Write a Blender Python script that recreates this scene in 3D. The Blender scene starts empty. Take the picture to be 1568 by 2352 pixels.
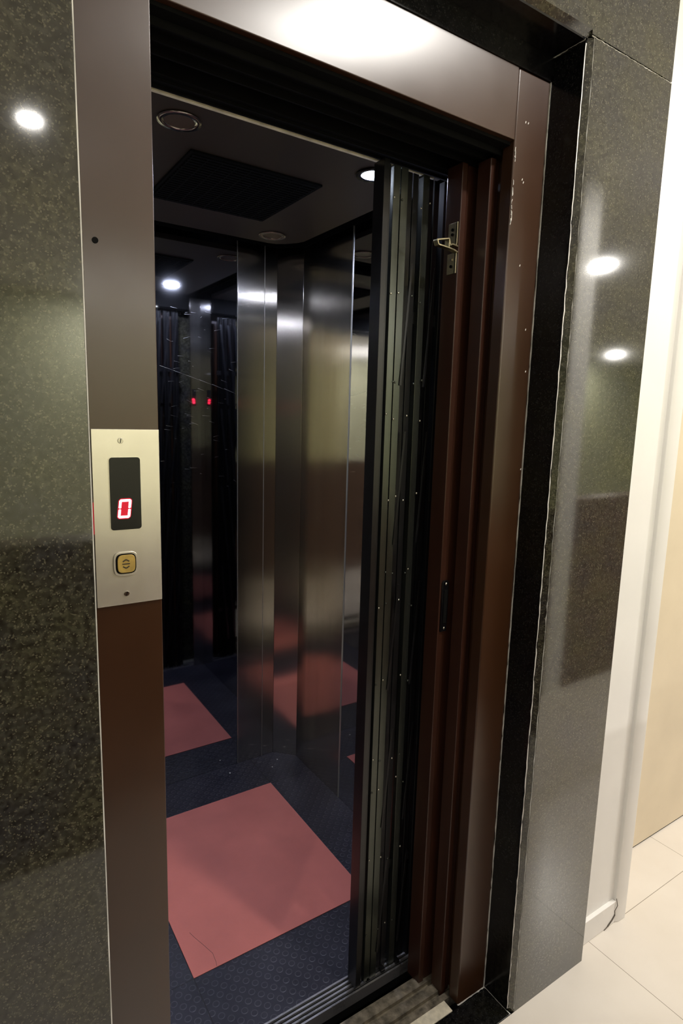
import bpy, bmesh, math, random
from mathutils import Vector, Matrix
random.seed(4)
S = bpy.context.scene
col = S.collection

# ------------------------------------------------------------------ camera
F_PX, YAW, PITCH, ROLL = 1377.8, 0.5836, -0.1570, 0.0272
cy_, sy_ = math.cos(YAW), math.sin(YAW); cp_, sp_ = math.cos(PITCH), math.sin(PITCH)
fw = Vector((sy_*cp_, cy_*cp_, sp_)); rt = Vector((cy_, -sy_, 0)); up = rt.cross(fw)
c_, s_ = math.cos(ROLL), math.sin(ROLL)
R_, U_ = c_*rt + s_*up, -s_*rt + c_*up
cam = bpy.data.objects.new('camera', bpy.data.cameras.new('camera')); col.objects.link(cam)
M = Matrix((R_, U_, -fw)).transposed().to_4x4(); M.translation = Vector((-0.1592, -0.8423, 1.5)); cam.matrix_world = M
cam.data.sensor_fit = 'HORIZONTAL'; cam.data.sensor_width = 24; cam.data.lens = 24*F_PX/1568
cam.data.clip_start = 0.01
S.camera = cam

# ------------------------------------------------------------------ world, exposure
W = bpy.data.worlds.new('world'); S.world = W; W.use_nodes = True
W.node_tree.nodes['Background'].inputs[0].default_value = (0.9, 0.92, 1, 1)
W.node_tree.nodes['Background'].inputs[1].default_value = 0.02
S.view_settings.view_transform = 'Standard'; S.view_settings.look = 'None'
S.view_settings.gamma = 1; S.view_settings.exposure = 0.16; S.view_settings.use_curve_mapping = False

# lamp positions: x, y, power (W), in the lobby ceiling; last two added to brighten the rear wall
LOBBY_Z = 2.70
LOBBY = [(0.97, -0.70, 16), (0.22, -2.17, 1.5), (4.10, -2.11, 36), (-2.2, -2.15, 30), (2.9, -0.62, 40), (9.6, -5.5, 60), (4.6, -5.5, 60), (1.3, -5.5, 60)]
LOBBY_R = [.065, .045, .05, .05, .05, .05, .12, .12]
LOBBY_COL = (1.0, 0.96, 0.90)
CAR_LAMP_W, CAR_COL = 7.5, (0.70, 0.76, 1.0)

# ------------------------------------------------------------------ materials
def nm(name):
    m = bpy.data.materials.new(name); m.use_nodes = True; nt = m.node_tree
    return m, nt, nt.nodes['Principled BSDF']
def pbr(name, c, rough=.5, metal=0., spec=.5, coat=0., aniso=0., arot=0., emis=None, es=0., var=0., vscale=8., vstretch=(1,1,1), rvar=0., bump=0., bscale=60.):
    m, nt, b = nm(name); L = nt.links
    b.inputs['Base Color'].default_value = (*c, 1); b.inputs['Roughness'].default_value = rough
    b.inputs['Metallic'].default_value = metal; b.inputs['Specular IOR Level'].default_value = spec
    b.inputs['Coat Weight'].default_value = coat; b.inputs['Coat Roughness'].default_value = .05
    if aniso:
        b.inputs['Anisotropic'].default_value = aniso; b.inputs['Anisotropic Rotation'].default_value = arot
        t = nt.nodes.new('ShaderNodeTangent'); t.direction_type = 'RADIAL'; t.axis = 'Z'; L.new(t.outputs[0], b.inputs['Tangent'])
    if emis:
        b.inputs['Emission Color'].default_value = (*emis, 1); b.inputs['Emission Strength'].default_value = es
    tc = nt.nodes.new('ShaderNodeNewGeometry'); mp = nt.nodes.new('ShaderNodeMapping'); mp.inputs['Scale'].default_value = vstretch
    L.new(tc.outputs['Position'], mp.inputs[0])
    if var or rvar:
        n = nt.nodes.new('ShaderNodeTexNoise'); n.inputs['Scale'].default_value = vscale; n.inputs['Detail'].default_value = 3 if metal else 6; L.new(mp.outputs[0], n.inputs[0])
        if var:
            r = nt.nodes.new('ShaderNodeMapRange'); r.inputs[1].default_value = .15; r.inputs[2].default_value = .85; r.inputs[3].default_value = 1-var*1.5; r.inputs[4].default_value = 1+var*1.5
            L.new(n.outputs[0], r.inputs[0]); mx = nt.nodes.new('ShaderNodeVectorMath'); mx.operation = 'SCALE'; mx.inputs[0].default_value = c
            L.new(r.outputs[0], mx.inputs['Scale']); L.new(mx.outputs[0], b.inputs['Base Color'])
        if rvar:
            r = nt.nodes.new('ShaderNodeMapRange'); r.inputs[1].default_value = .15; r.inputs[2].default_value = .85; r.inputs[3].default_value = max(0, rough-rvar); r.inputs[4].default_value = rough+rvar
            L.new(n.outputs[0], r.inputs[0]); L.new(r.outputs[0], b.inputs['Roughness'])
    if bump:
        n = nt.nodes.new('ShaderNodeTexNoise'); n.inputs['Scale'].default_value = bscale; n.inputs['Detail'].default_value = 4; L.new(mp.outputs[0], n.inputs[0])
        bp = nt.nodes.new('ShaderNodeBump'); bp.inputs['Strength'].default_value = bump; bp.inputs['Distance'].default_value = .002
        L.new(n.outputs[0], bp.inputs['Height']); L.new(bp.outputs[0], b.inputs['Normal'])
    return m

def granite(name, base, fleck, rough=.07, spec=.5, amt=.5):
    m, nt, b = nm(name); L = nt.links; N = nt.nodes
    g = N.new('ShaderNodeNewGeometry')
    n1 = N.new('ShaderNodeTexNoise'); n1.inputs['Scale'].default_value = 9; n1.inputs['Detail'].default_value = 5; L.new(g.outputs['Position'], n1.inputs[0])
    n2 = N.new('ShaderNodeTexNoise'); n2.inputs['Scale'].default_value = 110; n2.inputs['Detail'].default_value = 3; L.new(g.outputs['Position'], n2.inputs[0])
    v = N.new('ShaderNodeTexVoronoi'); v.inputs['Scale'].default_value = 520; L.new(g.outputs['Position'], v.inputs[0])
    r2 = N.new('ShaderNodeValToRGB'); L.new(n2.outputs[0], r2.inputs[0]); e = r2.color_ramp.elements
    e[0].position = .34; e[0].color = (*[k*.45 for k in base], 1); e[1].position = .66; e[1].color = (*[k*1.8 for k in base], 1)
    r1 = N.new('ShaderNodeValToRGB'); L.new(n1.outputs[0], r1.inputs[0]); e = r1.color_ramp.elements
    e[0].position = .35; e[0].color = (.75, .75, .95, 1); e[1].position = .65; e[1].color = (1.25, 1.2, .9, 1)
    mx = N.new('ShaderNodeMix'); mx.data_type = 'RGBA'; mx.blend_type = 'MULTIPLY'; mx.inputs[0].default_value = 1
    L.new(r2.outputs[0], mx.inputs[6]); L.new(r1.outputs[0], mx.inputs[7])
    sep = N.new('ShaderNodeSeparateColor'); L.new(v.outputs['Color'], sep.inputs[0])
    gt = N.new('ShaderNodeMath'); gt.operation = 'GREATER_THAN'; gt.inputs[1].default_value = .90; L.new(sep.outputs[0], gt.inputs[0])
    ml = N.new('ShaderNodeMath'); ml.operation = 'MULTIPLY'; ml.inputs[1].default_value = amt; L.new(gt.outputs[0], ml.inputs[0])
    m2 = N.new('ShaderNodeMix'); m2.data_type = 'RGBA'; L.new(ml.outputs[0], m2.inputs[0]); L.new(mx.outputs[2], m2.inputs[6]); m2.inputs[7].default_value = (*fleck, 1)
    L.new(m2.outputs[2], b.inputs['Base Color'])
    b.inputs['Roughness'].default_value = rough; b.inputs['Specular IOR Level'].default_value = spec
    return m

MT = {}
MT['granite'] = granite('polished_granite', (.026, .026, .020), (.20, .18, .12), .060, .6, .32)
MT['granite'].node_tree.nodes['Principled BSDF'].inputs['IOR'].default_value = 1.72
MT['granite_black'] = granite('black_granite', (.006, .006, .006), (.04, .04, .04), .16, .35, .3)
MT['grout'] = pbr('grout', (.55, .54, .48), .7, bump=.4, bscale=150, var=.25, vscale=40)
MT['bronze'] = pbr('brown_brushed_steel', (.040, .0145, .005), .31, 0., .5, aniso=.75, arot=0., var=.14, vscale=6, rvar=.05)
MT['bronze'].node_tree.nodes['Principled BSDF'].inputs['IOR'].default_value = 1.75
MT['bronze_paint'] = pbr('brown_enamel', (.036, .013, .0075), .30, 0., .5, var=.15, vscale=5, vstretch=(6, 6, 1))
MT['steel'] = pbr('brushed_steel', (.66, .63, .57), .15, 1., aniso=.93, arot=0., var=.06, vscale=3, vstretch=(14, 14, .6))
MT['steel_satin'] = pbr('satin_steel_corner', (.60, .57, .52), .15, 1., aniso=.8, arot=0., var=.06, vscale=4)
MT['mirror'] = pbr('polished_steel', (.55, .56, .60), .035, 1., var=.05, vscale=3, bump=.02, bscale=3)
MT['plate'] = pbr('stainless_plate', (.74, .70, .63), .26, .75, var=.03, vscale=40, rvar=.015)
MT['black'] = pbr('matt_black', (.004, .004, .004), .8, spec=.1, var=.2)
MT['edge'] = pbr('worn_edge', (.85, .80, .60), .45, 0, var=.3, vscale=30)
MT['bead'] = pbr('bead_steel', (.55, .54, .50), .3, .8, var=.02)
MT['blackgloss'] = pbr('black_gloss', (.004, .004, .005), .15, spec=.5, var=.2)
MT['gate'] = pbr('greased_gate_steel', (.085, .092, .080), .24, .85, var=.25, vscale=5, vstretch=(6, 6, .6), rvar=.04)
MT['gate_black'] = pbr('black_gate_paint', (.006, .006, .007), .28, 0, .5, var=.4, vscale=30)
MT['rivet'] = pbr('bright_rivet', (.55, .52, .45), .25, 1., var=.1)
MT['alu'] = pbr('sill_aluminium', (.72, .71, .74), .30, .9, var=.15, vscale=12, vstretch=(1, 6, 1), rvar=.08)
MT['dirt_alu'] = pbr('dirty_aluminium', (.24, .21, .16), .55, .6, var=.6, vscale=45, bump=.6, bscale=120)
MT['cream_tile'] = pbr('cream_mortar', (.72, .66, .52), .6, var=.2, vscale=60, bump=.4, bscale=150)
MT['plaster'] = pbr('white_paint', (.86, .845, .81), .45, var=.04, vscale=4, bump=.08, bscale=30)
MT['trimwhite'] = pbr('gloss_white_paint', (.86, .84, .80), .35, var=.04, vscale=5)
MT['brown_low'] = pbr('dark_brown_veneer', (.15, .085, .055), .35, var=.25, vscale=3, vstretch=(1, 1, 8))
MT['farwall'] = pbr('olive_wall', (.69, .71, .50), .6, var=.06)
MT['ceil'] = pbr('ceiling_white', (.82, .80, .78), .6, var=.03)
MT['carceil'] = pbr('car_ceiling_paint', (.045, .033, .024), .42, var=.15, vscale=4)
MT['chrome'] = pbr('chrome', (.5, .47, .44), .15, 1., var=.05)
MT['brass'] = pbr('yellow_zinc', (.70, .62, .42), .28, 1., var=.2, vscale=40)
MT['button'] = pbr('amber_button', (.50, .34, .09), .35, .2, var=.2, vscale=80)
MT['mark'] = pbr('dark_mark', (.05, .035, .02), .5, var=.1)
MT['lensdark'] = pbr('unlit_lens', (.10, .07, .05), .3, var=.1)
MT['caulk'] = pbr('white_caulk', (.78, .76, .72), .5, var=.25, vscale=30, vstretch=(1, 1, .4), bump=.5, bscale=80)
MT['display'] = pbr('display_glass', (.012, .012, .011), .22, 0, .3, var=.1)
MT['chip'] = pbr('plaster_chip', (.75, .72, .68), .6, var=.1)
MT['led'] = pbr('led_segment', (.3, .05, .05), .5, emis=(1, .30, .34), es=7)
MT['ledglow'] = pbr('led_bleed', (.1, 0, 0), .5, emis=(1, .004, .04), es=.55)
MT['ledcar'] = pbr('led_segment_car', (.3, 0, 0), .5, emis=(1, .02, .06), es=6)
MT['lampw'] = pbr('lamp_lens', (.8, .8, .8), .5, emis=LOBBY_COL, es=22)
MT['fillwide'] = pbr('wide_fill_lens', (.8, .8, .8), .5, emis=LOBBY_COL, es=12)
MT['lampc'] = pbr('lamp_lens_cool', (.8, .8, .8), .5, emis=CAR_COL, es=70)
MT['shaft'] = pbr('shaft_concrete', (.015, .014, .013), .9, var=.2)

def tile_floor():
    m, nt, b = nm('cream_floor_tiles'); L = nt.links; N = nt.nodes
    g = N.new('ShaderNodeNewGeometry'); s = N.new('ShaderNodeSeparateXYZ'); L.new(g.outputs['Position'], s.inputs[0])
    outs = []
    for i, off in ((0, 1.325), (1, 0.030)):
        a = N.new('ShaderNodeMath'); a.operation = 'SUBTRACT'; a.inputs[1].default_value = off - 60; L.new(s.outputs[i], a.inputs[0])
        d = N.new('ShaderNodeMath'); d.operation = 'DIVIDE'; d.inputs[1].default_value = .6; L.new(a.outputs[0], d.inputs[0])
        p = N.new('ShaderNodeMath'); p.operation = 'PINGPONG'; p.inputs[1].default_value = .5; L.new(d.outputs[0], p.inputs[0])
        l = N.new('ShaderNodeMath'); l.operation = 'LESS_THAN'; l.inputs[1].default_value = .0016; L.new(p.outputs[0], l.inputs[0]); outs.append(l)
    mxx = N.new('ShaderNodeMath'); mxx.operation = 'MAXIMUM'; L.new(outs[0].outputs[0], mxx.inputs[0]); L.new(outs[1].outputs[0], mxx.inputs[1])
    n = N.new('ShaderNodeTexNoise'); n.inputs['Scale'].default_value = 5; n.inputs['Detail'].default_value = 6; L.new(g.outputs['Position'], n.inputs[0])
    cr = N.new('ShaderNodeValToRGB'); L.new(n.outputs[0], cr.inputs[0]); e = cr.color_ramp.elements
    e[0].color = (.66, .60, .52, 1); e[1].color = (.78, .73, .66, 1)
    mix = N.new('ShaderNodeMix'); mix.data_type = 'RGBA'; L.new(mxx.outputs[0], mix.inputs[0]); L.new(cr.outputs[0], mix.inputs[6]); mix.inputs[7].default_value = (.30, .27, .22, 1)
    L.new(mix.outputs[2], b.inputs['Base Color']); b.inputs['Roughness'].default_value = .25
    return m
MT['tiles'] = tile_floor()

def coin_floor():
    m, nt, b = nm('coin_pattern_rubber'); L = nt.links; N = nt.nodes
    g = N.new('ShaderNodeNewGeometry'); s = N.new('ShaderNodeSeparateXYZ'); L.new(g.outputs['Position'], s.inputs[0])
    def mth(op, a, b_=None, v=None):
        n = N.new('ShaderNodeMath'); n.operation = op
        L.new(a, n.inputs[0])
        if b_ is not None: L.new(b_, n.inputs[1])
        if v is not None: n.inputs[1].default_value = v
        return n.outputs[0]
    P = .026
    cx = mth('SUBTRACT', mth('FRACT', mth('DIVIDE', mth('ADD', s.outputs[0], s.outputs[1]), v=P*1.414)), v=.5)
    cy = mth('SUBTRACT', mth('FRACT', mth('DIVIDE', mth('SUBTRACT', s.outputs[0], s.outputs[1]), v=P*1.414)), v=.5)
    r = mth('SQRT', mth('ADD', mth('MULTIPLY', cx, cx), mth('MULTIPLY', cy, cy)))
    disc = N.new('ShaderNodeMapRange'); disc.inputs[1].default_value = .34; disc.inputs[2].default_value = .28; L.new(r, disc.inputs[0])
    ring = mth('COMPARE', r, v=.31); N_ = ring.node; N_.inputs[2].default_value = .045
    n = N.new('ShaderNodeTexNoise'); n.inputs['Scale'].default_value = 7; n.inputs['Detail'].default_value = 7; L.new(g.outputs['Position'], n.inputs[0])
    cr = N.new('ShaderNodeValToRGB'); L.new(n.outputs[0], cr.inputs[0]); e = cr.color_ramp.elements
    e[0].position = .3; e[0].color = (.013, .013, .023, 1); e[1].position = .72; e[1].color = (.028, .028, .042, 1)
    mix = N.new('ShaderNodeMix'); mix.data_type = 'RGBA'; L.new(mth('MULTIPLY', ring, n.outputs[0]), mix.inputs[0]); L.new(cr.outputs[0], mix.inputs[6]); mix.inputs[7].default_value = (.085, .085, .10, 1)
    # tile seams of the rubber floor, in line with the inlay
    seams = []
    for ax, off in ((0, .3062), (0, .8732), (1, .5197), (1, 1.1965)):
        q = mth('COMPARE', s.outputs[ax], v=off); q.node.inputs[2].default_value = .0012; seams.append(q)
    q = seams[0]
    for k in seams[1:]: q = mth('MAXIMUM', q, k)
    m3 = N.new('ShaderNodeMix'); m3.data_type = 'RGBA'; L.new(q, m3.inputs[0]); L.new(mix.outputs[2], m3.inputs[6]); m3.inputs[7].default_value = (.004, .004, .005, 1)
    L.new(m3.outputs[2], b.inputs['Base Color'])
    bp = N.new('ShaderNodeBump'); bp.inputs['Distance'].default_value = .0008; bp.inputs['Strength'].default_value = .6; L.new(disc.outputs[0], bp.inputs['Height']); L.new(bp.outputs[0], b.inputs['Normal'])
    b.inputs['Roughness'].default_value = .42
    return m
MT['coin'] = coin_floor()
MT['mat'] = pbr('red_rubber', (.64, .195, .16), .42, var=.10, vscale=6, bump=.1, bscale=200)

# ------------------------------------------------------------------ mesh helpers
def box(bm, x0, x1, y0, y1, z0, z1):
    vs = [bm.verts.new(p) for p in ((x0,y0,z0),(x1,y0,z0),(x1,y1,z0),(x0,y1,z0),(x0,y0,z1),(x1,y0,z1),(x1,y1,z1),(x0,y1,z1))]
    for f in ((0,3,2,1),(4,5,6,7),(0,1,5,4),(1,2,6,5),(2,3,7,6),(3,0,4,7)): bm.faces.new([vs[i] for i in f])
def prism(bm, pts, z0, z1):            # extrude an XY outline along Z
    a = [bm.verts.new((x, y, z0)) for x, y in pts]; b = [bm.verts.new((x, y, z1)) for x, y in pts]
    n = len(pts); bm.faces.new(a[::-1]); bm.faces.new(b)
    for i in range(n): bm.faces.new((a[i], a[(i+1)%n], b[(i+1)%n], b[i]))
def prism_x(bm, pts, x0, x1):          # extrude a YZ outline along X
    a = [bm.verts.new((x0, y, z)) for y, z in pts]; b = [bm.verts.new((x1, y, z)) for y, z in pts]
    n = len(pts); bm.faces.new(a); bm.faces.new(b[::-1])
    for i in range(n): bm.faces.new((a[i], b[i], b[(i+1)%n], a[(i+1)%n]))
def prism_y(bm, pts, y0, y1):          # extrude an XZ outline along Y
    a = [bm.verts.new((x, y0, z)) for x, z in pts]; b = [bm.verts.new((x, y1, z)) for x, z in pts]
    n = len(pts); bm.faces.new(a); bm.faces.new(b[::-1])
    for i in range(n): bm.faces.new((a[i], b[i], b[(i+1)%n], a[(i+1)%n]))
def cyl(bm, p, r, h, axis='z', n=24, r2=None):
    res = bmesh.ops.create_cone(bm, cap_ends=True, segments=n, radius1=r, radius2=r if r2 is None else r2, depth=h)
    rot = {'z': Matrix(), 'y': Matrix.Rotation(math.pi/2, 4, 'X'), 'x': Matrix.Rotation(math.pi/2, 4, 'Y')}[axis]
    bmesh.ops.transform(bm, matrix=Matrix.Translation(p) @ rot, verts=res['verts'])
def ring(bm, p, r0, r1, h, axis='z', n=40, lip=0.):
    prof = [(r0, 0), (r1, 0), (r1, h*.5), ((r0+r1)/2, h), (r0, h*.8)]
    rot = {'z': Matrix(), 'y': Matrix.Rotation(math.pi/2, 4, 'X')}[axis]; T = Matrix.Translation(p) @ rot
    loops = []
    for i in range(n):
        a = 2*math.pi*i/n; loops.append([bm.verts.new(T @ Vector((r*math.cos(a), r*math.sin(a), z))) for r, z in prof])
    for i in range(n):
        A, B = loops[i], loops[(i+1) % n]
        for k in range(len(prof)): bm.faces.new((A[k], B[k], B[(k+1)%len(prof)], A[(k+1)%len(prof)]))
def strip(bm, a, b, w, t, nrm):        # flat bar from a to b, width w, thickness t along nrm
    a, b, nrm = Vector(a), Vector(b), Vector(nrm).normalized(); d = (b-a).normalized(); s = d.cross(nrm).normalized()*w/2; q = nrm*t/2
    vs = [bm.verts.new(p) for p in (a-s-q, a+s-q, a+s+q, a-s+q, b-s-q, b+s-q, b+s+q, b-s+q)]
    for f in ((0,3,2,1),(4,5,6,7),(0,1,5,4),(1,2,6,5),(2,3,7,6),(3,0,4,7)): bm.faces.new([vs[i] for i in f])
def obj(name, bm, mat, parent=None, bevel=0., smooth=False, seg=2):
    bmesh.ops.recalc_face_normals(bm, faces=bm.faces)
    me = bpy.data.meshes.new(name); bm.to_mesh(me); bm.free()
    o = bpy.data.objects.new(name, me); col.objects.link(o); me.materials.append(MT[mat])
    if parent is not None: o.parent = parent; o.matrix_parent_inverse = root_of(parent)
    if smooth:
        for p in me.polygons: p.use_smooth = True
    if bevel:
        md = o.modifiers.new('bevel', 'BEVEL'); md.width = bevel; md.segments = seg; md.limit_method = 'ANGLE'; md.angle_limit = .6
        try: md.harden_normals = True
        except Exception: pass
        for p in me.polygons: p.use_smooth = True
    return o
def root_of(p):
    return Matrix() if p.parent is not None else Matrix.Translation(-p.location)
def B(name, mat, parent, *dims, bevel=0.):
    bm = bmesh.new(); box(bm, *dims); return obj(name, bm, mat, parent, bevel)
def thing(name, label, cat, loc, group=None):
    o = bpy.data.objects.new(name, None); o.empty_display_size = .05; col.objects.link(o); o.location = loc
    o['label'] = label; o['category'] = cat
    if group: o['group'] = group
    return o
def tag(o, label, cat, group=None):
    o['label'] = label; o['category'] = cat
    if group: o['group'] = group
    return o
def structure(o, label=None, cat=None):
    o['kind'] = 'structure'
    if label: o['label'] = label
    if cat: o['category'] = cat
    return o
def wob(n, amp):
    return [random.uniform(-amp, amp) for _ in range(n)]

# ------------------------------------------------------------------ dimensions (metres)
XR, ZT, XE, D, STRIP, LB, XJ, XL = .9594, 2.2572, 1.251, .0893, .0501, 2.0713, .8576, .1154
CH = .011                     # granite edge chamfer
CX0, CX1, CY0, CY1 = .115, 1.062, .31, 1.40   # inside of the car
ZC = 2.135                    # car ceiling panel
WT = 2.15                     # top of the car's wall cladding

# ------------------------------------------------------------------ setting
bm = bmesh.new()
box(bm, -4, 12, -8, .085 - .085, -.05, 0); box(bm, XE-.012, 12, 0, 1.2, -.05, 0)
structure(obj('floor', bm, 'tiles'), 'cream polished floor tiles in front of the lift', 'floor')
bm = bmesh.new()
prism(bm, [(-4, 0), (-.003, 0), (0, .003), (0, .15), (-.02, .215), (-4, .215)], -.05, LOBBY_Z)
structure(obj('wall_left', bm, 'granite'), 'polished dark speckled granite wall left of the lift', 'wall')
bm = bmesh.new()
prism(bm, [(XR+CH, 0), (XE, 0), (XE, .04), (XE-.01, .04), (XE-.01, .215), (XR, .215), (XR, CH)], 0, ZT)
structure(obj('wall_right', bm, 'granite'), 'polished dark granite slab right of the lift frame', 'wall')
bm = bmesh.new()
prism_x(bm, [(0, ZT+CH), (CH, ZT), (D+.002, ZT), (D+.002, ZT-STRIP), (.215, ZT-STRIP), (.215, LOBBY_Z), (0, LOBBY_Z)], 0, XR)
box(bm, XR, XE, 0, .215, ZT+.003, LOBBY_Z)
structure(obj('wall_top', bm, 'granite'), 'dark granite wall above the lift opening', 'wall')
# reveal lining: near-black honed granite slabs inside the opening
bm = bmesh.new(); box(bm, XR-.004, XR+.001, CH, D+.01, 0, ZT)
structure(obj('trim_1', bm, 'granite_black'), 'black stone reveal slab right of the frame', 'trim')
bm = bmesh.new(); box(bm, 0, XR, CH, D+.01, ZT-.004, ZT+.001); box(bm, 0, XR-.004, D-.003, D+.004, ZT-STRIP, ZT-.003)
structure(obj('trim_2', bm, 'granite_black'), 'black stone soffit above the lift lintel', 'trim')
bm = bmesh.new(); box(bm, 0, XR-.002, .0, .085, -.05, .002)
structure(obj('trim_3', bm, 'granite_black', bevel=.002), 'black stone threshold slab at the foot of the frame', 'trim')
# grout and caulk lines
bm = bmesh.new()
def caulk_line(bm, a, b, w, t, nrm, n=60, amp=.0008):
    a, b = Vector(a), Vector(b); nrm = Vector(nrm); side = (b-a).normalized().cross(nrm).normalized()
    prev = None
    for i in range(n+1):
        p = a.lerp(b, i/n) + side*random.uniform(-amp, amp); ww = w*random.uniform(.5, 1.25)
        cur = [bm.verts.new(p+side*ww/2-nrm*.001), bm.verts.new(p+nrm*t), bm.verts.new(p-side*ww/2-nrm*.001)]
        if prev:
            bm.faces.new((prev[0], cur[0], cur[1], prev[1])); bm.faces.new((prev[1], cur[1], cur[2], prev[2]))
        prev = cur
caulk_line(bm, (XR, 0, ZT), (XE, 0, ZT), .0030, .0008, (0, -1, 0))
caulk_line(bm, (XR-.004, D, 0), (XR-.004, D, ZT-STRIP), .0045, .0015, (-.7, -.7, 0), n=140, amp=.0006)
caulk_line(bm, (XR-.004, D, ZT-STRIP), (XR-.004, D, ZT-.004), .006, .0015, (-.7, -.7, 0), n=12)
caulk_line(bm, (XR-.004, CH, .01), (XR-.004, CH, ZT-.01), .0026, .0010, (-.9, -.4, 0), n=140, amp=.0007)
caulk_line(bm, (XR+CH*.9, .0008, .01), (XR+CH*.9, .0008, ZT), .0022, .0007, (-.4, -.9, 0), n=140, amp=.0005)
caulk_line(bm, (XR-.004, D, .002), (XR-.004, 0.0, .002), .004, .001, (-.5, 0, .8), n=14)
caulk_line(bm, (XJ, D, .002), (XR-.004, D, .002), .004, .001, (0, -.5, .8), n=14)
caulk_line(bm, (XR-.006, D, ZT-.004), (XR-.006, 0.01, ZT-.004), .003, .001, (-.7, 0, -.7), n=14)
caulk_line(bm, (-.0015, .0012, 0), (-.0015, .0012, LOBBY_Z), .0030, .0010, (.7, -.7, 0), n=60, amp=.0001)
structure(obj('trim_4', bm, 'caulk'), 'white caulk and grout lines along the stone edges', 'trim')
# lobby side: wall and cased door on the right
bm = bmesh.new(); box(bm, XE-.01, 1.452, .04, .215, 0, LOBBY_Z); box(bm, 2.62, 12, .04, .215, 0, LOBBY_Z); box(bm, 1.452, 2.62, .04, .215, 2.15, LOBBY_Z)
structure(obj('wall_far_right', bm, 'plaster'), 'white painted wall beyond the granite', 'wall')
bm = bmesh.new(); box(bm, XE-.005, 1.450, .028, .041, 0, .075)
structure(obj('baseboard_right', bm, 'trimwhite', bevel=.002), 'cream baseboard beside the granite slab', 'baseboard')
door = bpy.data.objects.new('door_1', None); col.objects.link(door); door.location = (2.0, .12, 0); structure(door, 'cream painted door in a white casing right of the granite', 'door')
bm = bmesh.new()
prism(bm, [(1.451, .04), (1.451, .030), (1.463, .024), (1.497, .022), (1.510, .030), (1.510, .22), (1.452, .22)], 0, 2.15)
prism(bm, [(2.52, .030), (2.56, .022), (2.62, .04), (2.62, .22), (2.52, .22)], 0, 2.15)
box(bm, 1.51, 2.52, .03, .22, 2.09, 2.15)
obj('door_casing', bm, 'trimwhite', door, bevel=.002)
bm = bmesh.new(); box(bm, 1.511, 2.519, .184, .222, .006, 2.089)
MT['doorpaint'] = pbr('shaded_dirty_cream', (.74, .64, .47), .4, var=.10, vscale=3)  # cream paint, with ochre shading and warm dirt mixed into its colour
obj('door_leaf', bm, 'doorpaint', door)
bm = bmesh.new(); box(bm, 1.511, 2.519, .186, .230, .0004, .006)
obj('door_gap', bm, 'black', door)
# crumbling plaster at the foot of the casing
bm = bmesh.new()
pts = [(1.448, .085), (1.452, .062), (1.446, .045), (1.449, .030), (1.436, .018), (1.415, .006), (1.398, .001)]
for i in range(len(pts)-1):
    strip(bm, (pts[i][0], .0235 if pts[i][0] > 1.4495 else .027, pts[i][1]), (pts[i+1][0], .0235 if pts[i+1][0] > 1.4495 else .027, pts[i+1][1]), .0016+.0045*(i in (3, 4)), .0012, (0, 1, 0))
structure(obj('trim_5', bm, 'mark'), 'dark crack at the foot of the white casing', 'trim')
# the lobby behind the camera, seen in the polished stone and metal
structure(B('ceiling', 'ceil', None, -4, 12, -8, 0, LOBBY_Z, LOBBY_Z+.05), 'white lobby ceiling', 'ceiling')
structure(B('wall_parapet', 'brown_low', None, -4, 2.52, -1.28, -1.16, 0, 1.09), 'dark brown waist-high partition opposite the lift', 'wall')
structure(B('wall_parapet_right', 'brown_low', None, 2.66, 12, -1.28, -1.16, 0, 1.09), 'dark brown waist-high partition right of the pillar', 'wall')
structure(B('wall_pillar', 'plaster', None, 2.52, 2.66, -1.30, -1.14, 0, LOBBY_Z), 'cream pillar between the partitions', 'wall')
structure(B('wall_rear', 'farwall', None, -4, 12, -6.3, -6.2, 0, LOBBY_Z), 'olive grey wall at the back of the lobby', 'wall')
structure(B('wall_side_left', 'farwall', None, -4.1, -4, -8, .2, 0, LOBBY_Z), 'lobby wall on the far left', 'wall')
structure(B('wall_side_right', 'farwall', None, 12, 12.1, -8, .2, 0, LOBBY_Z), 'lobby wall on the far right', 'wall')
# lift shaft
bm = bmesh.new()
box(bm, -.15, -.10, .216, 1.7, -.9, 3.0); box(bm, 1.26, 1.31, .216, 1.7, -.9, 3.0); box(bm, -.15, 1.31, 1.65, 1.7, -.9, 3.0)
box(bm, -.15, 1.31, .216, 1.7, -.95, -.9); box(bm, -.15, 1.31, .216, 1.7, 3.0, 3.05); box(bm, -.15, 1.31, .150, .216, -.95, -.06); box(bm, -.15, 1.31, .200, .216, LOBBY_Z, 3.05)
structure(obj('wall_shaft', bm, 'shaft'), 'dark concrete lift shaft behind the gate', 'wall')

# ------------------------------------------------------------------ lobby downlights
for i, (x, y, w) in enumerate(LOBBY):
    t = thing('ceiling_light', ['round warm downlight in the ceiling just in front of the lift', 'round warm downlight beyond the partition opposite the lift', 'round warm downlight beyond the partition right of the pillar', 'round warm downlight beyond the partition at the far left', 'round warm downlight in front of the cased door', 'round downlight in the farthest right corner of the lobby', 'added fill light for the rear wall, right of centre', 'added fill light for the rear wall, opposite the lift'][i], 'light', (x, y, LOBBY_Z), 'downlights in the lobby ceiling')
    bm = bmesh.new(); lr = LOBBY_R[i]; ring(bm, (x, y, LOBBY_Z-.006), lr, lr+.016, .006); obj('trim_ring', bm, 'chrome', t, smooth=True)
    bm = bmesh.new(); cyl(bm, (x, y, LOBBY_Z-.002), lr, .004, n=32); obj('lens', bm, 'lampw' if lr < .1 else 'fillwide', t)
    ld = bpy.data.lights.new('downlight', 'AREA'); ld.shape = 'DISK'; ld.size = lr*1.9; ld.energy = w; ld.color = LOBBY_COL
    lo = bpy.data.objects.new('downlight_beam', ld); col.objects.link(lo); lo.location = (0, 0, -.012); lo.parent = t

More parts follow.
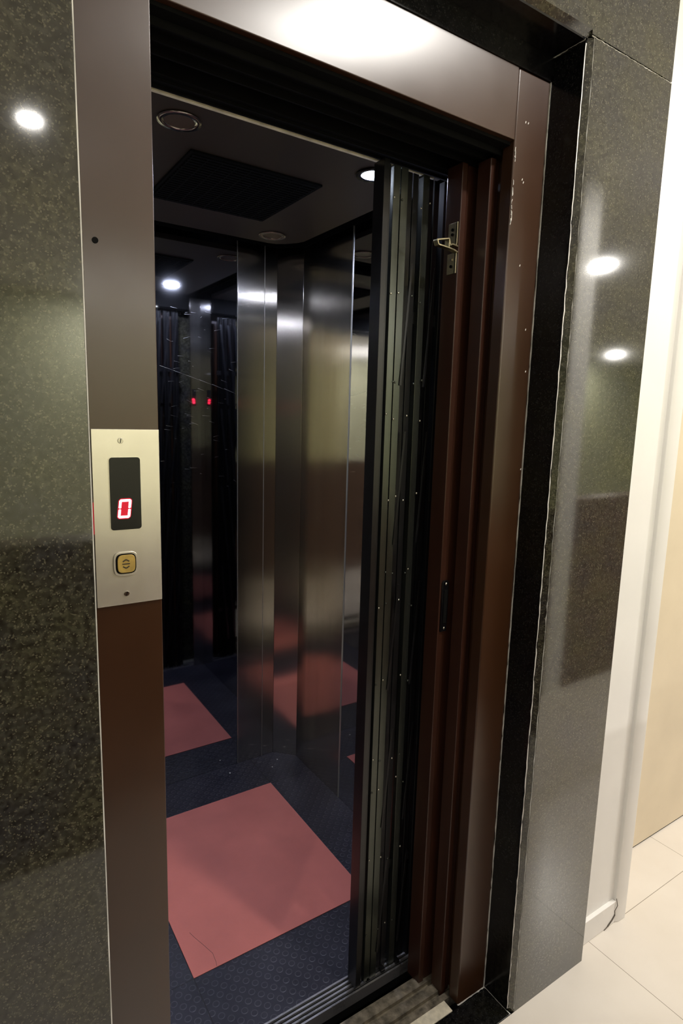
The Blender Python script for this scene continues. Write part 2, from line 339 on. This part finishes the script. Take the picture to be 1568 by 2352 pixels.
# ------------------------------------------------------------------ landing door frame
fr = thing('elevator_door_frame', 'brown brushed metal lift door frame set in the granite', 'door frame', (.49, D, 0))
bm = bmesh.new(); prism(bm, [(.003, D), (XL, D), (XL, D+.036), (XL-.012, D+.036), (XL-.012, D+.12), (.003, D+.12)], 0, ZT-STRIP)
lj = obj('left_jamb', bm, 'bronze', fr, bevel=.0015)
bm = bmesh.new(); prism(bm, [(XJ, D), (XR-.005, D), (XR-.005, D+.12), (XJ+.02, D+.12), (XJ+.02, D+.034), (XJ, D+.034)], .0, ZT-STRIP)
obj('right_jamb', bm, 'bronze', fr, bevel=.004)
bm = bmesh.new(); prism_x(bm, [(D, LB), (D+.12, LB), (D+.12, ZT-STRIP), (D, ZT-STRIP)], XL+.0005, XJ-.001)
obj('lintel', bm, 'bronze', fr, bevel=.0015)
bm = bmesh.new(); cyl(bm, (.0325, D-.0006, 1.734), .0042, .0016, 'y'); obj('keyhole', bm, 'black', fr)
bm = bmesh.new(); box(bm, XL, XJ+.02, D+.012, D+.124, LB-.006, LB+.0)
for yy in (.125, .160, .195): box(bm, XL, XJ+.02, yy, yy+.004, LB-.018, LB-.006)
obj('door_track', bm, 'black', fr)
# worn paint chips on the right jamb
bm = bmesh.new()
for z in [2.045, 2.04, 1.99, 1.975, 1.95, 1.93, 1.91]:
    for k in range(3):
        strip(bm, (XJ+.001+random.uniform(0, .004), D-.0006, z+random.uniform(-.006, .006)), (XJ+.001+random.uniform(0, .004), D-.0006, z+random.uniform(-.016, .014)), .0012, .0006, (0, 1, 0))
for x, z in ((.885, 2.11), (.893, 2.11), (.886, 2.0), (.89, 1.995), (.897, 1.83), (.93, 1.70), (.94, 1.61), (.948, 1.39)):
    strip(bm, (x, D-.0005, z), (x+.0015, D-.0005, z+.004), .0018, .0006, (0, 1, 0))
obj('paint_chip', bm, 'chip', fr)

# ------------------------------------------------------------------ landing sill
sl = thing('landing_sill', 'dirty grooved metal sill across the landing side', 'sill', (.49, .165, 0))
bm = bmesh.new()
prof = [(.118, -.03)]
for y0, y1, z in ((.118, .134, .001), (.134, .146, -.010), (.146, .170, .001), (.170, .182, -.010), (.182, .206, .001), (.206, .213, -.002)):
    prof += [(y0, z), (y1, z)]
prof += [(.213, -.03)]
prism_x(bm, prof, .003, XR-.006); obj('grooved_track', bm, 'dirt_alu', sl)
bm = bmesh.new(); box(bm, .003, XJ-.02, .086, .118, -.03, .0015)
tag(obj('mortar_strip', bm, 'cream_tile', bevel=.001), 'cream mortar strip between the landing sill and black threshold', 'strip')
structure(bpy.data.objects['mortar_strip'])

# ------------------------------------------------------------------ landing door panels, parked behind the right jamb
def door_panel(x0, x1, y0, y1, label):
    t = thing('sliding_door_panel', label, 'door panel', ((x0+x1)/2, (y0+y1)/2, .003), 'brown door leaves parked at the right')
    bm = bmesh.new()
    # pressed edge: rounded lip, shallow step, flat field
    prism(bm, [(x0, y0), (x0+.016, y0-.0), (x0+.019, y0+.004), (x1, y0+.004), (x1, y1), (x0, y1)], -.006, LB-.02)
    obj('leaf', bm, 'bronze_paint', t, bevel=.0022, seg=3)
    return t
p1 = door_panel(.812, .872, .190, .238, 'brown metal door leaf nearest the black gate, with the zinc hook bracket')
p2 = door_panel(.843, .874, .138, .176, 'narrow brown door leaf between the jamb and the bracket leaf')
# hook bracket on the rear leaf's side
xb = .812
hk = B('bracket_plate', 'brass', p1, xb-.0025, xb, .194, .222, 1.885, 1.930, bevel=.0006)
bm = bmesh.new(); box(bm, xb-.0025, xb, .194, .222, 1.822, 1.866); obj('bracket_plate', bm, 'brass', p1, bevel=.0006)
bm = bmesh.new()
pl = [(0, 1.930), (0, 1.878), (-.016, 1.880), (-.022, 1.877), (-.026, 1.890), (-.060, 1.882), (-.056, 1.873), (-.026, 1.871), (-.010, 1.869), (0, 1.866), (0, 1.822)]
for i in range(len(pl)-1):
    strip(bm, (xb-.001+pl[i][0], .197, pl[i][1]), (xb-.001+pl[i+1][0], .197, pl[i+1][1]), .0030, .014 if 0 < i < 9 else .004, (0, 1, 0))
strip(bm, (xb-.027, .197, 1.890), (xb-.027, .197, 1.871), .0028, .014, (0, 1, 0))
obj('hook', bm, 'brass', p1, bevel=.0006)
for z in (1.915, 1.905, 1.853, 1.838):
    bm = bmesh.new(); cyl(bm, (xb-.0035, .208, z), .0032, .003, 'x', 12); obj('screw', bm, 'chrome' if z in (1.853,) else 'black', hk)
# lock plate on the front face of the rear leaf
bm = bmesh.new(); prism_y(bm, [(.8165, 1.112), (.8165, .990), (.836, .990), (.836, 1.112), (.832, 1.118), (.8205, 1.118)], .1855, .1905)
lk = obj('lock_plate', bm, 'blackgloss', p1, bevel=.0008)
bm = bmesh.new(); box(bm, .8215, .8315, .1838, .1856, 1.012, 1.095); obj('lock_slot', bm, 'black', lk)
for z in (1.110, .999):
    bm = bmesh.new(); res = bmesh.ops.create_uvsphere(bm, u_segments=14, v_segments=8, radius=.0034); bmesh.ops.transform(bm, matrix=Matrix.Translation((.8275, .1852, z)) @ Matrix.Diagonal((1, .6, 1, 1)), verts=res['verts'])
    obj('screw', bm, 'rivet', lk, smooth=True)

# ------------------------------------------------------------------ call panel on the left jamb
x0, x1, z0, z1 = .0165, XL-.0006, 1.2045, 1.4735
cp = thing('call_panel', 'stainless lift call panel with red digit and amber button on the left jamb', 'control panel', ((x0+x1)/2, D, z0))
yf = D-.0035
bm = bmesh.new(); box(bm, x0, x1, yf, D-.0002, z0, z1); fp = obj('face_plate', bm, 'plate', cp, bevel=.0007)
def rrect(cx, cz, w, h, r, n=6):
    pts = []
    for qx, qz, a0 in ((1, 1, 0), (-1, 1, 90), (-1, -1, 180), (1, -1, 270)):
        for k in range(n+1):
            a = math.radians(a0+90*k/n); pts.append((cx+qx*(w/2-r)+r*math.cos(a), cz+qz*(h/2-r)+r*math.sin(a)))
    return pts
dx, dz = .0625, 1.377
bm = bmesh.new(); prism_y(bm, rrect(dx, dz, .0465, .1115, .005), yf-.0008, yf+.001); obj('window_rim', bm, 'plate', cp)
bm = bmesh.new(); prism_y(bm, rrect(dx, dz, .0450, .1095, .0045), yf-.0011, yf+.001); dw = obj('display_window', bm, 'display', cp)
def digit(cx, cz, w, h, t, y, yt, sh, gap=.0006):
    bm = bmesh.new()
    def P(x, z): return (cx+x+sh*z, cz+z)
    W2, H2 = w/2, h/2
    def seg(pts): prism_y(bm, [P(*q) for q in pts], y-yt, y)
    c = t*.45
    seg([(-W2+c+gap, H2), (W2-c-gap, H2), (W2-gap*.7-c*.2, H2-c*.8), (W2-t, H2-t), (-W2+t, H2-t), (-W2+gap*.7+c*.2, H2-c*.8)])
    seg([(-W2+c+gap, -H2), (W2-c-gap, -H2), (W2-gap*.7-c*.2, -H2+c*.8), (W2-t, -H2+t), (-W2+t, -H2+t), (-W2+gap*.7+c*.2, -H2+c*.8)])
    for sx in (-1, 1):
        for sz in (-1, 1):
            seg([(sx*W2, sz*(H2-c)), (sx*(W2-t), sz*(H2-t-gap*.5)), (sx*(W2-t), sz*(gap+t*.15)), (sx*(W2-t*.5), sz*gap), (sx*W2, sz*(gap+t*.25))])
    return bm
ddx, ddz = .0605, 1.3545
bm = bmesh.new(); prism_y(bm, [(p[0]+.11*(p[1]-ddz), p[1]) for p in rrect(ddx, ddz, .0205, .0315, .005)], yf-.0013, yf-.0009)
obj('digit_glow', bm, 'ledglow', dw)  # red bleed around the lit segments, put in as a glowing plate
obj('led_digit', digit(ddx, ddz, .0178, .0285, .0036, yf-.0013, .0004, .11), 'led', dw)
bx, bz = .0595, 1.2695
bm = bmesh.new()
def squircle(cx, cz, w, h, e=4., n=40):
    pts = []
    for k in range(n):
        a = 2*math.pi*k/n; ca, sa = math.cos(a), math.sin(a)
        pts.append((cx+w/2*math.copysign(abs(ca)**(2/e), ca), cz+h/2*math.copysign(abs(sa)**(2/e), sa)))
    return pts
prism_y(bm, squircle(bx, bz, .0365, .0375), yf-.0022, yf); br = obj('button_rim', bm, 'plate', cp, bevel=.0010)
bm = bmesh.new(); prism_y(bm, squircle(bx+.0003, bz, .0305, .0315), yf-.0024, yf-.001); obj('button_recess', bm, 'black', br)
bm = bmesh.new(); prism_y(bm, squircle(bx+.0008, bz, .0265, .0280), yf-.0040, yf-.001); cb = obj('call_button', bm, 'button', cp, bevel=.0008)
bm = bmesh.new(); ym = yf-.0042
for sg in (1, -1):
    zt = bz+sg*.0068
    strip(bm, (bx-.0048, ym, zt-sg*.0030), (bx, ym, zt),   .0019, .0004, (0, 1, 0)); strip(bm, (bx, ym, zt), (bx+.0048, ym, zt-sg*.0030), .0019, .0004, (0, 1, 0))
strip(bm, (bx-.0056, ym, bz), (bx+.0056, ym, bz), .0017, .0004, (0, 1, 0))
obj('arrow_mark', bm, 'mark', cb)
for x, z in ((.0575, 1.4565), (.0600, 1.2215)):
    bm = bmesh.new(); cyl(bm, (x, yf-.0004, z), .0042, .0016, 'y', 20, .0042); s1 = obj('screw', bm, 'chrome', cp, bevel=.0005)
    bm = bmesh.new(); strip(bm, (x-.0006, yf-.0014, z-.0032), (x+.0006, yf-.0014, z+.0032), .0009, .0004, (0, 1, 0)); obj('screw_slot', bm, 'black', s1)

bm = bmesh.new(); box(bm, x0-.0035, x0-.0006, D-.004, D-.001, 1.318, 1.366); obj('edge_glow', bm, 'ledglow', cp)  # glowing sliver added for the display's red light at the plate edge

# ------------------------------------------------------------------ the lift car
car = thing('elevator_car', 'open lift car with mirror-steel walls and dark rubber floor', 'elevator', (.59, .855, 0))
B('car_floor', 'coin', car, CX0, CX1, CY0, CY1, -.03, 0)
def panel_y(name, mat, x0, x1, y, z0=.0, z1=WT, t=.012, bevel=.0012): return B(name, mat, car, x0, x1, y, y+t, z0, z1, bevel=bevel)
panel_y('back_mirror_panel', 'mirror', CX0, .8135, CY1)
panel_y('back_steel_panel', 'steel', .8150, .9290, CY1-.002)
panel_y('back_steel_strip', 'steel', .9305, .985, CY1-.001)
bm = bmesh.new(); prism(bm, [(.985, CY1-.001), (1.062, 1.322), (1.074, 1.330), (.990, CY1+.012)], 0, WT); obj('corner_panel', bm, 'steel_satin', car, bevel=.001)
B('right_steel_strip', 'steel', car, CX1, CX1+.012, 1.252, 1.322, 0, WT, bevel=.001)
B('right_steel_panel', 'steel', car, CX1-.002, CX1+.010, .976, 1.250, 0, WT, bevel=.0012)
B('right_mirror_panel', 'mirror', car, CX1, CX1+.012, CY0+.005, .9745, 0, WT, bevel=.0012)
B('left_steel_panel', 'steel', car, CX0-.012, CX0, CY0, CY1, 0, WT)
B('panel_bead', 'bead', car, .8138, .8152, CY1-.0032, CY1+.002, 0, WT)
B('panel_bead', 'bead', car, .9288, .9306, CY1-.0032, CY1+.002, 0, WT)
B('panel_bead', 'bead', car, CX1-.0030, CX1+.002, .9742, .9764, 0, WT)
bm = bmesh.new()
box(bm, CX0-.06, CX1+.06, CY0-.05, CY1+.06, 2.30, 2.34); box(bm, CX0-.06, CX0-.013, CY0-.05, CY1+.06, -.06, 2.30); box(bm, CX1+.013, CX1+.06, CY0-.05, CY1+.06, -.06, 2.30)
box(bm, CX0-.013, CX1+.013, CY1+.013, CY1+.06, -.06, 2.30); box(bm, CX0-.013, CX1+.013, CY0-.05, CY1+.013, -.06, -.031)
box(bm, CX0-.012, CX1+.012, CY1-.002, CY1+.013, WT+.0005, 2.30); box(bm, CX1-.003, CX1+.013, CY0, CY1, WT+.0005, 2.30)
box(bm, CX0-.012, CX0+.004, CY0, CY1, WT+.0005, 2.30)
prism(bm, [(.985, CY1), (1.062, 1.322), (1.074, 1.330), (.990, CY1+.012)], WT+.0005, 2.30)
obj('car_shell', bm, 'black', car)
bm = bmesh.new(); prism(bm, [(.18, CY0+.003), (.995, CY0+.003), (.995, 1.205), (.985, 1.235), (.955, 1.275), (.925, 1.298), (.895, 1.305), (.18, 1.305)], ZC, ZC+.02)
cp_ = obj('ceiling_panel', bm, 'carceil', car, bevel=.002)
# header above the gate
bm = bmesh.new(); box(bm, CX0-.02, CX1+.02, .257, CY0, 2.058, 2.30); hd = obj('header', bm, 'black', car, bevel=.0015)
bm = bmesh.new(); box(bm, CX0, .83, CY0-.006, CY0+.0010, 2.0530, 2.0579); obj('header_edge', bm, 'edge', hd)
bm = bmesh.new(); box(bm, .135, 1.0, .268, .272, 2.053, 2.058); box(bm, .135, 1.0, .292, .296, 2.053, 2.058); obj('gate_track', bm, 'black', hd)
# downlights
for i, (x, y) in enumerate(((.832, .547), (.863, 1.204), (.315, .565), (.315, 1.204))):
    bm = bmesh.new(); ring(bm, (x, y, ZC-.004), .034, .048, .005)
    d = obj('downlight', bm, 'chrome' if i else 'blackgloss', cp_, smooth=True)
    bm = bmesh.new(); cyl(bm, (x, y, ZC-.0012), .034, .002, n=32); obj('lens', bm, 'lensdark' if i else 'lampc', d)
ld = bpy.data.lights.new('car_lamp', 'AREA'); ld.shape = 'DISK'; ld.size = .064; ld.energy = CAR_LAMP_W; ld.color = CAR_COL
lo = bpy.data.objects.new('car_lamp', ld); col.objects.link(lo); lo.location = (.832, .547, ZC-.006)
# fan grille
bm = bmesh.new(); box(bm, .384, .761, .690, 1.072, ZC-.006, ZC)
vg = obj('vent_grille', bm, 'black', cp_, bevel=.002)
bm = bmesh.new()
for k in range(22):
    y = .70+k*.0165; box(bm, .392, .753, y, y+.006, ZC-.009, ZC-.006)
for k in range(10):
    x = .395+k*.039; box(bm, x, x+.004, .698, 1.064, ZC-.0085, ZC-.006)
obj('grille_slat', bm, 'black', vg)
# front return with the car's own operating panel (seen only in the mirrors)
B('front_return', 'steel', car, 1.003, CX1, CY0+.002, CY0+.014, 0, 2.12, bevel=.001)
B('front_return_left', 'steel', car, CX0, .135, CY0+.002, CY0+.014, 0, 2.12)
op = B('operating_panel', 'steel_satin', car, 1.006, 1.040, CY0+.014, CY0+.018, 1.05, 1.72, bevel=.001)
B('display_window', 'display', op, 1.008, 1.030, CY0+.018, CY0+.019, 1.54, 1.63)
bm = digit(1.0165, 1.566, .012, .026, .0038, CY0+.0205, .001, -.1); obj('led_digit', bm, 'ledcar', op)
for k in range(6):
    bm = bmesh.new(); cyl(bm, (1.019, CY0+.020, 1.47-k*.055), .010, .004, 'y'); obj('floor_button', bm, 'chrome', op)
# car sill
bm = bmesh.new()
prof = [(.257, -.03), (.257, .002)]
y = .262
for k in range(4):
    prof += [(y, .002), (y+.0006, -.008), (y+.0064, -.008), (y+.007, .002)]; y += .0120
prof += [(.310, .002), (.310, -.03)]
prism_x(bm, prof, CX0-.01, CX1+.01); cs = obj('car_sill', bm, 'alu', car)
for k in range(4): B('groove_shade', 'black', cs, CX0-.01, CX1+.01, .2627+k*.012, .2683+k*.012, -.0079, -.0035)  # black insets painted in as the shade inside the grooves
# scratches cut into the back mirror's own surface
mo = bpy.data.objects['back_mirror_panel']; mo.data.materials.append(MT['alu'])
bm = bmesh.new(); bm.from_mesh(mo.data)
def scratch(x, z, x2, z2, w):
    n0 = len(bm.faces); a, b = Vector((x, 0, z)), Vector((x2, 0, z2)); s = (b-a).normalized().cross(Vector((0, 1, 0)))*w/2
    f = bm.faces.new([bm.verts.new(p+Vector((0, CY1-.0003, 0))) for p in (a-s, b, a+s)]); f.material_index = 1
for k in range(60):
    x, z = random.uniform(.5, .80), random.uniform(1.2, 1.88); l = random.uniform(.006, .035); a = random.gauss(-.1, .25)
    scratch(x, z, min(.812, x+l*math.cos(a)), z+l*math.sin(a), .0007)
for k in range(6): scratch(.51+k*.05, 1.668-k*.0143, .575+k*.047, 1.650-k*.0143, .0010)
bm.to_mesh(mo.data); bm.free()

# ------------------------------------------------------------------ red inlay mat
mt = thing('floor_mat', 'square red rubber mat on the dark car floor', 'mat', (.59, .858, 0))
bm = bmesh.new(); box(bm, .3062, .8732, .5197, 1.1965, .0001, .0022); obj('mat_sheet', bm, 'mat', mt, bevel=.0006)
bm = bmesh.new()
cr = [(.345, .665), (.352, .640), (.366, .600), (.377, .565), (.375, .535), (.372, .521)]
for i in range(len(cr)-1): strip(bm, (*cr[i], .0023), (*cr[i+1], .0023), .0009, .0002, (0, 0, 1))
obj('crack', bm, 'mark', mt)
for i, (x, y, r, lab) in enumerate(((.757, 1.345, .0035, 'white plaster crumb on the car floor near the mirror'), (.930, 1.295, .003, 'white plaster crumb on the car floor by the corner, left of its twin'), (.975, 1.335, .0035, 'white plaster crumb tight in the car corner'))):
    bm = bmesh.new(); bmesh.ops.create_icosphere(bm, subdivisions=1, radius=r)
    for v in bm.verts: v.co.z = v.co.z*.5; v.co += Vector((random.uniform(-1, 1), random.uniform(-1, 1), 0))*r*.3
    o = obj('plaster_crumb', bm, 'chip'); o.location = (x, y, r*.5); tag(o, lab, 'debris', 'crumbs on the car floor')

# ------------------------------------------------------------------ folded scissor gate
gt = thing('collapsible_gate', 'black folding scissor gate pushed to the right side of the car', 'gate', (.75, .28, .003))
B('lead_stile', 'gate_black', gt, .6555, .6710, .262, .300, .004, 2.045, bevel=.001)
B('stile_lip', 'gate_black', gt, .6715, .6800, .270, .292, .004, 2.040, bevel=.001)
def channel(x0, x1, y0, y1, t=.0022):   # U-profile opening backwards
    bm = bmesh.new(); prism(bm, [(x0, y0), (x1, y0), (x1, y1), (x1-t, y1), (x1-t, y0+t), (x0+t, y0+t), (x0+t, y1), (x0, y1)], .006, 2.040); return bm
pk = []
xs = [(.6848, .0178, .266), (.7056, .0186, .266), (.7310, .0150, .278), (.7490, .0150, .278), (.7715, .0180, .270), (.7960, .0150, .282), (.8150, .0150, .282), (.8360, .0170, .272), (.8640, .015, .282), (.8830, .017, .272), (.9100, .015, .282), (.9300, .017, .272)]
for i, (x, w, y0) in enumerate(xs):
    obj('picket', channel(x, x+w, y0, y0+.018), 'gate' if i in (0, 1, 4) else 'gate_black', gt, bevel=.0006)
# lattice straps, nearly upright because the gate is folded
levels = [(.12, .60), (.62, 1.08), (1.10, 1.53), (1.55, 2.00)]
px = [.6955, .7170, .7560, .7810, .8230, .8450, .8900, .9350]
for (za, zb) in levels:
    for i in range(1, 7):
        bm = bmesh.new(); strip(bm, (px[i], .3015, za), (px[i+1], .3015, zb), .012, .0022, (0, 1, 0)); obj('lattice_strap', bm, 'gate_black', gt, bevel=.0004)
for z in (1.845, 1.47, 1.10, .72, .35):
    for x in (.7235, .7925, .8540):
        bm = bmesh.new(); strip(bm, (x+.020, .2640, z), (x, .2640, z-.27), .0060, .0016, (0, 1, 0)); obj('front_strap', bm, 'gate_black', gt, bevel=.0004)
for (za, zb) in levels:
    for i in range(4):
        for z in (za+.03, (za+zb)/2, zb-.03):
            bm = bmesh.new(); xx = px[i]+random.choice((-.008, .008)); res = bmesh.ops.create_uvsphere(bm, u_segments=10, v_segments=6, radius=.0026)
            bmesh.ops.transform(bm, matrix=Matrix.Translation((xx, .2655, z+random.uniform(-.012, .012))) @ Matrix.Diagonal((1, .7, 1, 1)), verts=res['verts'])
            obj('rivet', bm, 'rivet' if random.random() < .5 else 'gate', gt, smooth=True)
B('cross_bar', 'gate_black', gt, .684, .955, .284, .289, 1.72, 1.745); B('cross_bar', 'gate_black', gt, .684, .955, .284, .289, .30, .325)
for x in (.664, .7, .75, .80):
    bm = bmesh.new(); box(bm, x-.006, x+.006, .266, .296, .0025, .012); obj('bottom_guide', bm, 'gate_black', gt)
